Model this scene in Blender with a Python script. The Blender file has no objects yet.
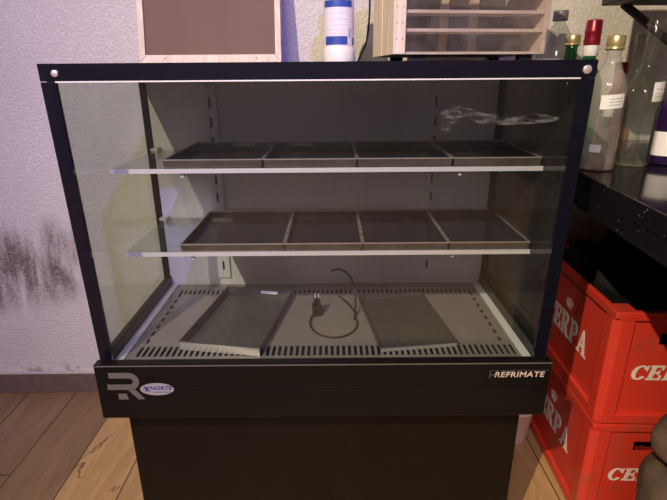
import bpy, bmesh, math, random
from mathutils import Vector, Matrix
random.seed(7)
PI = math.pi
S = bpy.context.scene
col = S.collection

# ------------------------------------------------------------------ materials
def newmat(name):
    m = bpy.data.materials.new(name); m.use_nodes = True
    nt = m.node_tree; nt.nodes.clear()
    out = nt.nodes.new('ShaderNodeOutputMaterial')
    return m, nt, out
def N(nt, t, **kw):
    n = nt.nodes.new(t)
    for k, v in kw.items():
        if k.startswith('_'): setattr(n, k[1:], v)
        else: n.inputs[k.replace('~', ' ')].default_value = v
    return n
def L(nt, a, b): nt.links.new(a, b)
def coords(nt, scale=(1, 1, 1)):
    tc = nt.nodes.new('ShaderNodeNewGeometry')
    mp = nt.nodes.new('ShaderNodeMapping'); mp.inputs['Scale'].default_value = scale
    L(nt, tc.outputs['Position'], mp.inputs['Vector'])
    return mp.outputs['Vector']
def mathn(nt, op, a, b=None, c=None, clamp=False):
    n = nt.nodes.new('ShaderNodeMath'); n.operation = op; n.use_clamp = clamp
    for i, v in enumerate((a, b, c)):
        if v is None: continue
        if isinstance(v, (int, float)): n.inputs[i].default_value = v
        else: L(nt, v, n.inputs[i])
    return n.outputs[0]
def mixc(nt, fac, a, b):
    n = nt.nodes.new('ShaderNodeMix'); n.data_type = 'RGBA'
    for idx, v in ((0, fac), (6, a), (7, b)):
        if isinstance(v, (int, float)): n.inputs[idx].default_value = v
        elif isinstance(v, tuple): n.inputs[idx].default_value = v + (1,) if len(v) == 3 else v
        else: L(nt, v, n.inputs[idx])
    return n.outputs[2]
def ramp(nt, fac, stops):
    r = nt.nodes.new('ShaderNodeValToRGB')
    e = r.color_ramp.elements
    while len(e) < len(stops): e.new(0.5)
    for i, (p, c) in enumerate(stops):
        e[i].position = p; e[i].color = (c, c, c, 1) if isinstance(c, (int, float)) else c + (1,)
    L(nt, fac, r.inputs[0]); return r.outputs[0]
def pbr(name, color, rough=.5, metal=0, var=.08, vscale=30, bump=0, bscale=80, spec=.5, coat=0):
    """principled surface with a little procedural variation"""
    m, nt, out = newmat(name)
    b = N(nt, 'ShaderNodeBsdfPrincipled', Roughness=rough, Metallic=metal)
    b.inputs['Specular IOR Level'].default_value = spec
    b.inputs['Coat Weight'].default_value = coat
    v = coords(nt)
    nz = N(nt, 'ShaderNodeTexNoise', Scale=vscale, Detail=3.0); L(nt, v, nz.inputs['Vector'])
    dark = tuple(c * (1 - var) for c in color); light = tuple(min(1, c * (1 + var)) for c in color)
    L(nt, mixc(nt, nz.outputs[0], dark, light), b.inputs['Base Color'])
    if bump:
        n2 = N(nt, 'ShaderNodeTexNoise', Scale=bscale, Detail=3.0); L(nt, v, n2.inputs['Vector'])
        bp = N(nt, 'ShaderNodeBump', Strength=bump, Distance=.004); L(nt, n2.outputs[0], bp.inputs['Height'])
        L(nt, bp.outputs[0], b.inputs['Normal'])
    L(nt, b.outputs[0], out.inputs[0]); return m
def glass(name, tint, dirt=0.0, dirtcol=(.6, .6, .55), ior=1.5, dscale=6, rough=0.0):
    """clear sheet: what lies behind shows through, Fresnel reflection on top, a film of dirt"""
    m, nt, out = newmat(name)
    g = nt.nodes.new('ShaderNodeNewGeometry')
    iorv = mathn(nt, 'MULTIPLY_ADD', g.outputs['Backfacing'], 1 / ior - ior, ior)
    fr = nt.nodes.new('ShaderNodeFresnel'); L(nt, iorv, fr.inputs[0])
    tr = N(nt, 'ShaderNodeBsdfTransparent', Color=tint + (1,))
    gl = N(nt, 'ShaderNodeBsdfGlossy', Roughness=rough)
    mx = nt.nodes.new('ShaderNodeMixShader')
    L(nt, fr.outputs[0], mx.inputs[0]); L(nt, tr.outputs[0], mx.inputs[1]); L(nt, gl.outputs[0], mx.inputs[2])
    last = mx
    if dirt:
        df = N(nt, 'ShaderNodeBsdfDiffuse', Color=dirtcol + (1,))
        nz = N(nt, 'ShaderNodeTexNoise', Scale=dscale, Detail=5.0, Distortion=.6); L(nt, coords(nt), nz.inputs['Vector'])
        f = mathn(nt, 'MULTIPLY', ramp(nt, nz.outputs[0], [(.3, .25), (.75, 1.0)]), dirt)
        m2 = nt.nodes.new('ShaderNodeMixShader')
        L(nt, f, m2.inputs[0]); L(nt, mx.outputs[0], m2.inputs[1]); L(nt, df.outputs[0], m2.inputs[2]); last = m2
    L(nt, last.outputs[0], out.inputs[0]); return m

def wall_material():
    m, nt, out = newmat('painted_stucco')
    b = N(nt, 'ShaderNodeBsdfPrincipled', Roughness=.8)
    v = coords(nt)
    n1 = N(nt, 'ShaderNodeTexNoise', Scale=135.0, Detail=4.0, Roughness=.6, Distortion=.4); L(nt, v, n1.inputs['Vector'])
    n2 = N(nt, 'ShaderNodeTexNoise', Scale=260.0, Detail=2.0); L(nt, v, n2.inputs['Vector'])
    h = mathn(nt, 'ADD', ramp(nt, n1.outputs[0], [(.42, 0.0), (.62, 1.0)]), mathn(nt, 'MULTIPLY', n2.outputs[0], .35))
    bp = N(nt, 'ShaderNodeBump', Strength=.7, Distance=.0024); L(nt, h, bp.inputs['Height'])
    L(nt, bp.outputs[0], b.inputs['Normal'])
    sep = nt.nodes.new('ShaderNodeSeparateXYZ'); L(nt, v, sep.inputs[0])
    X, Z = sep.outputs[0], sep.outputs[2]
    def blob(cx, cz, rx, rz):
        a = mathn(nt, 'POWER', mathn(nt, 'DIVIDE', mathn(nt, 'SUBTRACT', X, cx), rx), 2)
        c = mathn(nt, 'POWER', mathn(nt, 'DIVIDE', mathn(nt, 'SUBTRACT', Z, cz), rz), 2)
        return mathn(nt, 'SUBTRACT', 1.0, mathn(nt, 'ADD', a, c), clamp=True)
    # scuffs: rubbed brown streaks low on the wall
    sv = coords(nt, (19, 1, 4.5)); rot = nt.nodes.new('ShaderNodeMapping'); rot.inputs['Rotation'].default_value = (0, -.35, 0); L(nt, sv, rot.inputs[0])
    sn = N(nt, 'ShaderNodeTexNoise', Scale=1.0, Detail=3.0, Roughness=.55, Distortion=.3); L(nt, rot.outputs[0], sn.inputs['Vector'])
    grit = N(nt, 'ShaderNodeTexNoise', Scale=190.0, Detail=3.0); L(nt, v, grit.inputs['Vector'])
    area = mathn(nt, 'MAXIMUM', blob(-1.08, .49, .22, .20), mathn(nt, 'MULTIPLY', blob(-.92, .53, .12, .18), .9))
    area = mathn(nt, 'MAXIMUM', area, mathn(nt, 'MULTIPLY', blob(-1.12, .42, .18, .12), .8))
    st = ramp(nt, mathn(nt, 'ADD', sn.outputs[0], mathn(nt, 'MULTIPLY', area, .16)), [(.46, 0.0), (.74, 1.0)])
    st = mathn(nt, 'MULTIPLY', st, ramp(nt, area, [(0.0, 0.0), (.8, 1.0)]))
    st = mathn(nt, 'MULTIPLY', st, ramp(nt, mathn(nt, 'ADD', grit.outputs[0], mathn(nt, 'MULTIPLY', st, .12)), [(.38, .4), (.60, 1.0)]))
    # grime just above the skirting
    low = ramp(nt, Z, [(.085, 1.0), (.125, 0.0)])
    gn = N(nt, 'ShaderNodeTexNoise', Scale=28.0, Detail=4.0); L(nt, v, gn.inputs['Vector'])
    low = mathn(nt, 'MULTIPLY', low, ramp(nt, gn.outputs[0], [(.5, 0.0), (.62, .7)]))
    big = N(nt, 'ShaderNodeTexNoise', Scale=4.0, Detail=4.0); L(nt, v, big.inputs['Vector'])
    base = mixc(nt, big.outputs[0], (.66, .625, .57), (.80, .765, .71))
    c = mixc(nt, mathn(nt, 'MULTIPLY', st, .85), base, (.10, .065, .045))
    c = mixc(nt, low, c, (.16, .11, .08))
    L(nt, c, b.inputs['Base Color']); L(nt, b.outputs[0], out.inputs[0]); return m

def floor_material():
    m, nt, out = newmat('wood_look_plank_tiles')
    b = N(nt, 'ShaderNodeBsdfPrincipled', Roughness=.42)
    b.inputs['Specular IOR Level'].default_value = .4
    v = coords(nt); sep = nt.nodes.new('ShaderNodeSeparateXYZ'); L(nt, v, sep.inputs[0])
    X, Y = sep.outputs[0], sep.outputs[1]
    u = mathn(nt, 'DIVIDE', mathn(nt, 'ADD', X, .778 + .179 * 40), .179)
    idx = mathn(nt, 'FLOOR', u); fr = mathn(nt, 'FRACT', u)
    stag = mathn(nt, 'FRACT', mathn(nt, 'MULTIPLY', idx, .37))
    w = mathn(nt, 'DIVIDE', mathn(nt, 'ADD', Y, 20.0), 1.2); w = mathn(nt, 'ADD', w, stag)
    idy = mathn(nt, 'FLOOR', w); fy = mathn(nt, 'FRACT', w)
    cid = nt.nodes.new('ShaderNodeCombineXYZ'); L(nt, idx, cid.inputs[0]); L(nt, idy, cid.inputs[1])
    wn = nt.nodes.new('ShaderNodeTexWhiteNoise'); L(nt, cid.outputs[0], wn.inputs['Vector'])
    # grain running along the plank, shifted per plank
    off = nt.nodes.new('ShaderNodeVectorMath'); off.operation = 'MULTIPLY_ADD'
    L(nt, wn.outputs[1], off.inputs[0]); off.inputs[1].default_value = (9, 9, 9); L(nt, v, off.inputs[2])
    mp = nt.nodes.new('ShaderNodeMapping'); mp.inputs['Scale'].default_value = (13, 2.2, 1); L(nt, off.outputs[0], mp.inputs[0])
    g1 = N(nt, 'ShaderNodeTexNoise', Scale=1.0, Detail=6.0, Roughness=.6, Distortion=1.2); L(nt, mp.outputs[0], g1.inputs['Vector'])
    mp2 = nt.nodes.new('ShaderNodeMapping'); mp2.inputs['Scale'].default_value = (90, 5, 1); L(nt, off.outputs[0], mp2.inputs[0])
    g2 = N(nt, 'ShaderNodeTexNoise', Scale=1.0, Detail=3.0); L(nt, mp2.outputs[0], g2.inputs['Vector'])
    grain = mathn(nt, 'ADD', mathn(nt, 'MULTIPLY', g1.outputs[0], .7), mathn(nt, 'MULTIPLY', g2.outputs[0], .3))
    brown = mixc(nt, ramp(nt, grain, [(.32, 0.0), (.68, 1.0)]), (.20, .118, .055), (.36, .235, .125))
    gold = mixc(nt, ramp(nt, grain, [(.32, 0.0), (.68, 1.0)]), (.40, .235, .09), (.66, .43, .19))
    kind = mathn(nt, 'GREATER_THAN', idx, 39.5)
    wood = mixc(nt, kind, brown, gold)
    wood = mixc(nt, mathn(nt, 'MULTIPLY', wn.outputs[0], .22), wood, (.25, .15, .09))
    # fine dark cracks on the knotty planks
    vo = nt.nodes.new('ShaderNodeTexVoronoi'); vo.feature = 'DISTANCE_TO_EDGE'; vo.inputs['Scale'].default_value = 1.0
    mp3 = nt.nodes.new('ShaderNodeMapping'); mp3.inputs['Scale'].default_value = (7, 3.2, 1); L(nt, off.outputs[0], mp3.inputs[0])
    dn = N(nt, 'ShaderNodeTexNoise', Scale=4.0, Detail=4.0); L(nt, mp3.outputs[0], dn.inputs['Vector'])
    dv = nt.nodes.new('ShaderNodeVectorMath'); dv.operation = 'MULTIPLY_ADD'; L(nt, dn.outputs[1], dv.inputs[0]); dv.inputs[1].default_value = (.5, .5, 0); L(nt, mp3.outputs[0], dv.inputs[2])
    L(nt, dv.outputs[0], vo.inputs['Vector'])
    crack = mathn(nt, 'MULTIPLY', ramp(nt, vo.outputs[0], [(.006, 1.0), (.022, 0.0)]), ramp(nt, g1.outputs[0], [(.52, 0.0), (.60, .8)]))
    crack = mathn(nt, 'MULTIPLY', crack, kind)
    wood = mixc(nt, crack, wood, (.07, .04, .025))
    e = mathn(nt, 'MINIMUM', fr, mathn(nt, 'SUBTRACT', 1.0, fr))
    ey = mathn(nt, 'MINIMUM', fy, mathn(nt, 'SUBTRACT', 1.0, fy))
    gx = ramp(nt, e, [(.006, 1.0), (.014, 0.0)]); gy = ramp(nt, ey, [(.0010, 1.0), (.0022, 0.0)])
    groove = mathn(nt, 'MAXIMUM', gx, gy)
    c = mixc(nt, groove, wood, (.045, .03, .022))
    L(nt, c, b.inputs['Base Color'])
    hh = mathn(nt, 'SUBTRACT', mathn(nt, 'MULTIPLY', grain, .12), groove)
    bp = N(nt, 'ShaderNodeBump', Strength=.35, Distance=.002); L(nt, hh, bp.inputs['Height']); L(nt, bp.outputs[0], b.inputs['Normal'])
    L(nt, b.outputs[0], out.inputs[0]); return m

def granite_material():
    m, nt, out = newmat('black_speckled_granite')
    b = N(nt, 'ShaderNodeBsdfPrincipled', Roughness=.09); b.inputs['Specular IOR Level'].default_value = .3
    vo = N(nt, 'ShaderNodeTexVoronoi', Scale=120.0); L(nt, coords(nt), vo.inputs['Vector'])
    sp = nt.nodes.new('ShaderNodeSeparateColor'); L(nt, vo.outputs['Color'], sp.inputs[0])
    k = mathn(nt, 'MULTIPLY', ramp(nt, vo.outputs['Distance'], [(.10, 1.0), (.2, 0.0)]), mathn(nt, 'GREATER_THAN', sp.outputs[0], .72))
    L(nt, mixc(nt, k, (.010, .009, .012), (.32, .31, .33)), b.inputs['Base Color'])
    L(nt, b.outputs[0], out.inputs[0]); return m

def wood_material(name, a, c, axis='z'):
    m, nt, out = newmat(name)
    b = N(nt, 'ShaderNodeBsdfPrincipled', Roughness=.6)
    sc = {'z': (60, 60, 5), 'x': (5, 60, 60)}[axis]
    nz = N(nt, 'ShaderNodeTexNoise', Scale=1.0, Detail=4.0, Distortion=.6); L(nt, coords(nt, sc), nz.inputs['Vector'])
    L(nt, mixc(nt, ramp(nt, nz.outputs[0], [(.3, 0.0), (.7, 1.0)]), a, c), b.inputs['Base Color'])
    bp = N(nt, 'ShaderNodeBump', Strength=.2, Distance=.002); L(nt, nz.outputs[0], bp.inputs['Height']); L(nt, bp.outputs[0], b.inputs['Normal'])
    L(nt, b.outputs[0], out.inputs[0]); return m

def brushed(name, color, rough, axis='z', metal=.85):
    m, nt, out = newmat(name)
    b = N(nt, 'ShaderNodeBsdfPrincipled', Roughness=rough, Metallic=metal)
    sc = {'z': (160, 160, 3), 'x': (3, 160, 160)}[axis]
    nz = N(nt, 'ShaderNodeTexNoise', Scale=1.0, Detail=3.0); L(nt, coords(nt, sc), nz.inputs['Vector'])
    dk = tuple(x * .86 for x in color)
    L(nt, mixc(nt, nz.outputs[0], dk, color), b.inputs['Base Color'])
    L(nt, mathn(nt, 'MULTIPLY_ADD', nz.outputs[0], .12, rough - .06), b.inputs['Roughness'])
    L(nt, b.outputs[0], out.inputs[0]); return m

def red_plastic(name, wear):
    m, nt, out = newmat(name)
    b = N(nt, 'ShaderNodeBsdfPrincipled', Roughness=.38)
    v = coords(nt)
    nz = N(nt, 'ShaderNodeTexNoise', Scale=9.0, Detail=6.0, Roughness=.65); L(nt, v, nz.inputs['Vector'])
    vs = N(nt, 'ShaderNodeTexNoise', Scale=1.0, Detail=4.0); L(nt, coords(nt, (60, 60, 9)), vs.inputs['Vector'])
    k = mathn(nt, 'MULTIPLY', ramp(nt, nz.outputs[0], [(.50, 0.0), (.70, 1.0)]), ramp(nt, vs.outputs[0], [(.4, .3), (.65, 1.0)]))
    c = mixc(nt, nz.outputs[0], (.60, .036, .020), (.76, .056, .028))
    c = mixc(nt, mathn(nt, 'MULTIPLY', k, wear), c, (.24, .085, .05))
    L(nt, c, b.inputs['Base Color']); L(nt, b.outputs[0], out.inputs[0]); return m

def smear_material():
    m, nt, out = newmat('dried_smear')
    tr = nt.nodes.new('ShaderNodeBsdfTransparent'); df = N(nt, 'ShaderNodeBsdfDiffuse', Color=(.75, .74, .68, 1))
    nz = N(nt, 'ShaderNodeTexNoise', Scale=1.0, Detail=8.0, Roughness=.75, Distortion=.5); L(nt, coords(nt, (40, 40, 160)), nz.inputs['Vector'])
    mx = nt.nodes.new('ShaderNodeMixShader'); L(nt, ramp(nt, nz.outputs[0], [(.47, 0.0), (.80, .26)]), mx.inputs[0])
    L(nt, tr.outputs[0], mx.inputs[1]); L(nt, df.outputs[0], mx.inputs[2]); L(nt, mx.outputs[0], out.inputs[0]); return m

def emit(name, color, s):
    m, nt, out = newmat(name)
    e = N(nt, 'ShaderNodeEmission', Color=color + (1,), Strength=s); L(nt, e.outputs[0], out.inputs[0]); return m

M = dict(
    wall=wall_material(), floor=floor_material(), granite=granite_material(),
    skirt=pbr('brown_skirting', (.16, .105, .085), .5, var=.2),
    grout=pbr('pale_grout', (.6, .55, .5), .8),
    ceil=pbr('ceiling_paint', (.30, .28, .26), .9), darkwall=pbr('dark_room_wall', (.26, .24, .235), .8),
    black=pbr('black_powder_coat', (.010, .010, .014), .32, var=.3, spec=.3), blackgloss=pbr('black_printed_glass', (.006, .006, .012), .06, var=.2),
    panel=pbr('black_front_steel', (.006, .005, .005), .30, var=.3, bump=.02, spec=.2), plinth=pbr('plinth_black_steel', (.008, .005, .004), .42, var=.3, spec=.2),
    frontglass=glass('front_pane', (.94, .96, .95), .010, (.5, .5, .48)), sideglass=glass('side_pane', (.88, .91, .86), .02, (.5, .5, .46)),
    shelfglass=glass('shelf_pane', (.90, .94, .93), .025, (.6, .62, .6)),
    back=brushed('back_wall_steel', (.86, .83, .93), .45, 'z', .0), deck=brushed('deck_steel', (.31, .28, .255), .36, 'x', .3),  # back: violet light is put into the lilac tint of the steel
    pit=pbr('dark_air_duct', (.02, .018, .016), .8), alu=brushed('aluminium', (.85, .85, .82), .35, 'x', .15),
    strip=brushed('shelf_edge_aluminium', (.85, .83, .85), .38, 'x', .3),
    tray=pbr('dark_tray_steel', (.012, .013, .028), .2, metal=.0, var=.25, vscale=14), rim=brushed('worn_tray_edge', (.50, .47, .43), .28, 'x', .5),
    dtray=pbr('grey_tray_steel', (.085, .08, .078), .34, metal=.2, var=.2, vscale=10),
    label=pbr('white_paper_label', (.80, .79, .76), .7, var=.04), ink=pbr('printed_grey_lines', (.35, .35, .36), .7),
    logo=pbr('grey_logo_print', (.115, .105, .10), .5), letter=pbr('champagne_letters', (.62, .52, .44), .45),
    oval=pbr('silver_oval_sticker', (.30, .285, .32), .5), navy=pbr('navy_print', (.03, .025, .22), .5), screw=pbr('screw_steel', (.62, .56, .53), .38, metal=.5),
    cord=pbr('black_rubber', (.012, .012, .014), .5), pine=wood_material('pale_pine', (.64, .52, .39), (.82, .72, .57)),
    pinex=wood_material('pale_pine_slats', (.60, .48, .36), (.80, .70, .56), 'x'),
    board=pbr('brown_hardboard', (.145, .075, .055), .65, var=.12, vscale=12), boxback=pbr('dark_box_back', (.11, .085, .08), .7),
    acrylic=glass('acrylic_sheet', (.93, .92, .92), .10, (.55, .5, .48), dscale=25),
    whiteplastic=pbr('white_bottle_plastic', (.82, .79, .74), .35, var=.03), labelpink=pbr('pale_printed_label', (.74, .70, .76), .4, var=.05), blue=pbr('blue_label_print', (.03, .07, .34), .4),
    clear=glass('clear_bottle_glass', (.90, .92, .88), .03, (.7, .7, .62), dscale=20), frosted=glass('hazy_bottle_glass', (.86, .87, .83), .36, (.70, .68, .63), dscale=9, rough=.08),
    pet=glass('clear_plastic_bottle', (.86, .88, .86), .22, (.75, .73, .68), dscale=24), green=glass('dark_green_glass', (.10, .42, .20), .05, (.05, .3, .15), rough=.03),
    amberg=glass('amber_glass', (.70, .32, .06), .03, (.5, .25, .05)), purpleglass=pbr('deep_purple_bottle_glass', (.022, .008, .045), .08),
    amber=glass('amber_liquid', (.75, .45, .25), .22, (.70, .36, .18)), gold=pbr('gold_cap', (.62, .52, .24), .30, metal=.7), greycap=pbr('grey_cap', (.16, .15, .16), .45),
    redcap=pbr('crimson_foil', (.22, .007, .022), .30, metal=.3), red=red_plastic('red_crate_plastic', .75), redworn=red_plastic('scuffed_red_crate_edge', 1.0),
    white=pbr('white_print', (.82, .78, .70), .55), rack=pbr('black_rack_metal', (.022, .018, .022), .45), carton=pbr('brown_carton', (.38, .25, .15), .8),
    cloth=pbr('brown_cloth', (.12, .078, .05), .9, var=.35, vscale=18, bump=.5, bscale=220), clip=pbr('white_shelf_clip', (.78, .77, .74), .4),
    smear=smear_material(), tintedglass=glass('tinted_side_pane', (.42, .40, .38), .05, (.5, .48, .45)), trayfront=pbr('dark_tray_front', (.07, .055, .045), .3, var=.6, vscale=40), lump=pbr('black_shade_fill', (.008, .008, .008), .5, spec=.2), bright=brushed('bright_steel_edge', (.62, .60, .56), .25, 'z', .5), bucket=pbr('pale_pink_plastic', (.62, .45, .40), .5), lampw=emit('warm_lamp_face', (1, .8, .55), 12), lampb=emit('violet_lamp_face', (.25, .12, 1), 6), housing=pbr('lamp_housing', (.05, .05, .05), .5),
    crateinside=pbr('crate_bottle_dividers', (.30, .02, .015), .5),
)

# ------------------------------------------------------------------ mesh helpers
class MB:
    def __init__(s): s.bm = bmesh.new()
    def face(s, pts):
        s.bm.faces.new([s.bm.verts.new(p) for p in pts]); return s
    def box(s, x0, x1, y0, y1, z0, z1, mat=None):
        P = [Vector((x, y, z)) for z in (z0, z1) for y in (y0, y1) for x in (x0, x1)]
        if mat is not None: P = [mat @ p for p in P]
        v = [s.bm.verts.new(p) for p in P]
        for f in ((0, 2, 3, 1), (4, 5, 7, 6), (0, 1, 5, 4), (2, 6, 7, 3), (0, 4, 6, 2), (1, 3, 7, 5)):
            s.bm.faces.new([v[i] for i in f])
        return s
    def prism(s, pts, fn, d):
        """2D polygon pts, fn(u,v,w)->3D, thickness d (w from 0 to d)"""
        a = [s.bm.verts.new(fn(u, v, 0)) for u, v in pts]; b = [s.bm.verts.new(fn(u, v, d)) for u, v in pts]
        n = len(pts); s.bm.faces.new(a[::-1]); s.bm.faces.new(b)
        for i in range(n): s.bm.faces.new((a[i], a[(i + 1) % n], b[(i + 1) % n], b[i]))
        return s
    def lathe(s, prof, seg=32, c=(0, 0, 0), squash=1.0):
        rings = []
        for r, z in prof:
            if r < 1e-6: rings.append([s.bm.verts.new((c[0], c[1], c[2] + z))])
            else: rings.append([s.bm.verts.new((c[0] + r * math.cos(2 * PI * i / seg), c[1] + squash * r * math.sin(2 * PI * i / seg), c[2] + z)) for i in range(seg)])
        for a, b in zip(rings, rings[1:]):
            for i in range(seg):
                j = (i + 1) % seg
                if len(a) == 1 and len(b) == 1: continue
                if len(a) == 1: s.bm.faces.new((a[0], b[j], b[i]))
                elif len(b) == 1: s.bm.faces.new((a[i], a[j], b[0]))
                else: s.bm.faces.new((a[i], a[j], b[j], b[i]))
        return s
    def tube(s, pts, r, seg=8):
        pts = [Vector(p) for p in pts]; rings = []
        up = Vector((0, 0, 1))
        for i, p in enumerate(pts):
            t = (pts[min(i + 1, len(pts) - 1)] - pts[max(i - 1, 0)]).normalized()
            a = t.cross(up)
            if a.length < .05: a = t.cross(Vector((0, 1, 0)))
            a.normalize(); b = t.cross(a)
            rings.append([s.bm.verts.new(p + r * (math.cos(2 * PI * k / seg) * a + math.sin(2 * PI * k / seg) * b)) for k in range(seg)])
        for a, b in zip(rings, rings[1:]):
            for k in range(seg): s.bm.faces.new((a[k], a[(k + 1) % seg], b[(k + 1) % seg], b[k]))
        s.bm.faces.new(rings[0]); s.bm.faces.new(rings[-1]); return s
    def build(s, name, mat, parent=None, bevel=0, smooth=False, loc=None):
        bmesh.ops.recalc_face_normals(s.bm, faces=s.bm.faces)
        if smooth:
            for f in s.bm.faces: f.smooth = True
        me = bpy.data.meshes.new(name)
        # geometry is written relative to the thing's own origin
        org = Vector((0, 0, 0))
        p = parent
        while p is not None: org += p.location; p = p.parent
        if parent is None and loc is not None: org = Vector(loc)
        if not getattr(s, 'local', False): bmesh.ops.translate(s.bm, verts=s.bm.verts, vec=-org)
        s.bm.to_mesh(me); s.bm.free(); me.materials.append(mat)
        o = bpy.data.objects.new(name, me); col.objects.link(o); o.parent = parent
        if parent is None: o.location = org if not getattr(s, 'local', False) else (loc or (0, 0, 0))
        if bevel:
            b = o.modifiers.new('bevel', 'BEVEL'); b.width = bevel; b.segments = 2; b.limit_method = 'ANGLE'; b.harden_normals = False
        if smooth:
            try: me.set_sharp_from_angle(angle=math.radians(38))
            except Exception: pass
        return o
def LB():
    m = MB(); m.local = True; return m
def tag(o, label, cat, group=None):
    o['label'] = label; o['category'] = cat
    if group: o['group'] = group
    return o
def thing(name, loc, label, cat, group=None, rz=0):
    o = bpy.data.objects.new(name, None); col.objects.link(o); o.location = loc; o.rotation_euler = (0, 0, rz)
    o.empty_display_size = .05
    return tag(o, label, cat, group)
def struct(o): o['kind'] = 'structure'; return o
def copy_tree(root, loc, label=None):
    r = root.copy(); col.objects.link(r); r.location = loc
    if label: r['label'] = label
    for ch in list(root.children):
        c = ch.copy(); col.objects.link(c); c.parent = r
        for g in ch.children:
            d = g.copy(); col.objects.link(d); d.parent = c
    return r
def text_mesh(body, size, fn, depth, offset=0.0, shear=0.0, sx=1.0, space=1.0):
    """lettering as a mesh; fn maps (u,v,w) to 3D"""
    cu = bpy.data.curves.new('lettering', 'FONT'); cu.body = body; cu.size = size; cu.offset = offset; cu.shear = shear
    cu.align_x = 'CENTER'; cu.align_y = 'CENTER'; cu.extrude = depth / 2; cu.space_character = space; cu.resolution_u = 4
    o = bpy.data.objects.new('lettering', cu); col.objects.link(o)
    bpy.context.view_layer.update()
    me = bpy.data.meshes.new_from_object(o.evaluated_get(bpy.context.evaluated_depsgraph_get()))
    mb = MB(); mb.bm.from_mesh(me)
    for v in mb.bm.verts: v.co = Vector(fn(v.co.x * sx, v.co.y, v.co.z + depth / 2))
    bpy.data.objects.remove(o); bpy.data.curves.remove(cu); bpy.data.meshes.remove(me)
    return mb

# ------------------------------------------------------------------ the room
YW = .75; ZC = 2.9; XL, XR, YB = -2.4, 2.3, -3.6
o = struct(MB().box(XL, XR, YB, YW, -.08, 0).build('floor', M['floor']))
o = struct(MB().box(XL, XR, YW, YW + .12, -.08, ZC).build('wall_back', M['wall']))
struct(MB().box(XL - .1, XL, YB, YW + .12, -.08, ZC).build('wall_left', M['darkwall']))
struct(MB().box(XR, XR + .1, YB, YW + .12, -.08, ZC).build('wall_right', M['darkwall']))
struct(MB().box(XL - .1, XR + .1, YB - .1, YB, -.08, ZC).build('wall_front', M['darkwall']))
struct(MB().box(XL - .1, XR + .1, YB - .1, YW + .12, ZC, ZC + .1).build('ceiling', M['ceil']))
struct(MB().box(XL, XR, YW - .012, YW, .0, .083).build('baseboard_back', M['skirt'], bevel=.002))
struct(MB().box(XL, XR, YW - .013, YW, .083, .088).build('trim_1', M['grout']))

# ------------------------------------------------------------------ the display case
H = 1.15
case = thing('display_case', (0, .3, 0), 'black refrigerated countertop display case with glass front, two shelves and a slotted deck', 'display case')
def yg(z): return .020 * (H - z) / .56      # the front pane leans very slightly
def gp(x, z, w=0): return Vector((x, yg(z) + w, z))
def pane(mb, x0, x1, z0, z1, w0, w1):
    v = [mb.bm.verts.new(gp(x, z, w)) for w in (w0, w1) for z in (z0, z1) for x in (x0, x1)]
    for f in ((0, 2, 3, 1), (4, 5, 7, 6), (0, 1, 5, 4), (2, 6, 7, 3), (0, 4, 6, 2), (1, 3, 7, 5)): mb.bm.faces.new([v[i] for i in f])
    return mb
top = MB().box(-.449, .449, .012, .64, H - .028, H).build('top_panel', M['black'], case, bevel=.002)
fg = pane(MB(), -.45, .45, .589, H, 0, .006).build('front_glass', M['frontglass'], case)
b = MB()
pane(b, -.4505, .4505, H - .0265, H + .0005, -.0008, .0068)
pane(b, -.4505, -.4265, .5885, H - .028, -.0008, .0068); pane(b, .4265, .4505, .5885, H - .028, -.0008, .0068)
b.build('printed_border', M['blackgloss'], fg)
pane(MB(), -.4265, .4265, H - .0287, H - .0265, -.0012, .0066).build('edge_line', M['alu'], fg)
for sx, r in ((-.4235, .0055), (.434, .0068)):
    mb = MB()
    n = 20
    ring = lambda w, rr: [gp(sx + rr * math.cos(2 * PI * i / n), H - .0145 + rr * math.sin(2 * PI * i / n), w) for i in range(n)]
    A = [mb.bm.verts.new(p) for p in ring(-.001, r)]; B = [mb.bm.verts.new(p) for p in ring(-.004, r)]; C_ = [mb.bm.verts.new(p) for p in ring(-.005, r * .75)]
    for i in range(n):
        j = (i + 1) % n; mb.bm.faces.new((A[i], A[j], B[j], B[i])); mb.bm.faces.new((B[i], B[j], C_[j], C_[i]))
    mb.bm.faces.new(C_)
    mb.build('screw_cap', M['screw'], fg, smooth=True)
# dried smear on the pane, upper right
mb = MB(); pts = []
up = [(.205, 1.070), (.235, 1.082), (.275, 1.068), (.32, 1.062), (.36, 1.068), (.385, 1.064), (.405, 1.060)]
lo = [(.405, 1.054), (.385, 1.052), (.36, 1.050), (.32, 1.048), (.275, 1.050), (.235, 1.056), (.218, 1.035), (.208, 1.04)]
mb.prism(up + lo, lambda u, v, w: gp(u, v, w + .0075), .0006); mb.build('dried_smear', M['smear'], fg)
for s in (-1, 1):
    x = s * .447
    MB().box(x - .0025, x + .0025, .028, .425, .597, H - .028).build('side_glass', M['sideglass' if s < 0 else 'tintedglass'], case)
    MB().box(x - .003, x + .003, .425, .640, .60, H - .028).box(s * .4440 - .0065, s * .4440 + .0065, .4255, .437, .58, H - .028).build('corner_post', M['black'], case)
    MB().box(min(s * .430, s * .4435), max(s * .430, s * .4435), .030, .425, .577, .606).build('side_curb', M['panel'], case, bevel=.001)
    MB().box(min(s * .412, s * .4295), max(s * .412, s * .4295), .030, .425, .577, .581).build('deck_rail', M['alu'], case, bevel=.0008)
bk = MB().box(-.434, .434, .430, .445, .575, H - .028).build('back_panel', M['back'], case)
for x in (-.281, .281):
    mb = MB(); mb.box(x - .017, x - .0028, .4225, .43, .60, H - .04).box(x + .0028, x + .017, .4225, .43, .60, H - .04)
    z = .60
    while z < H - .05:
        mb.box(x - .006, x + .006, .424, .43, z, z + .022); z += .048
    mb.build('slotted_rail', M['back'], bk)
    MB().box(x - .0045, x + .0045, .4285, .4298, .60, H - .05).build('rail_slots', M['pit'], bk)
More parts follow.
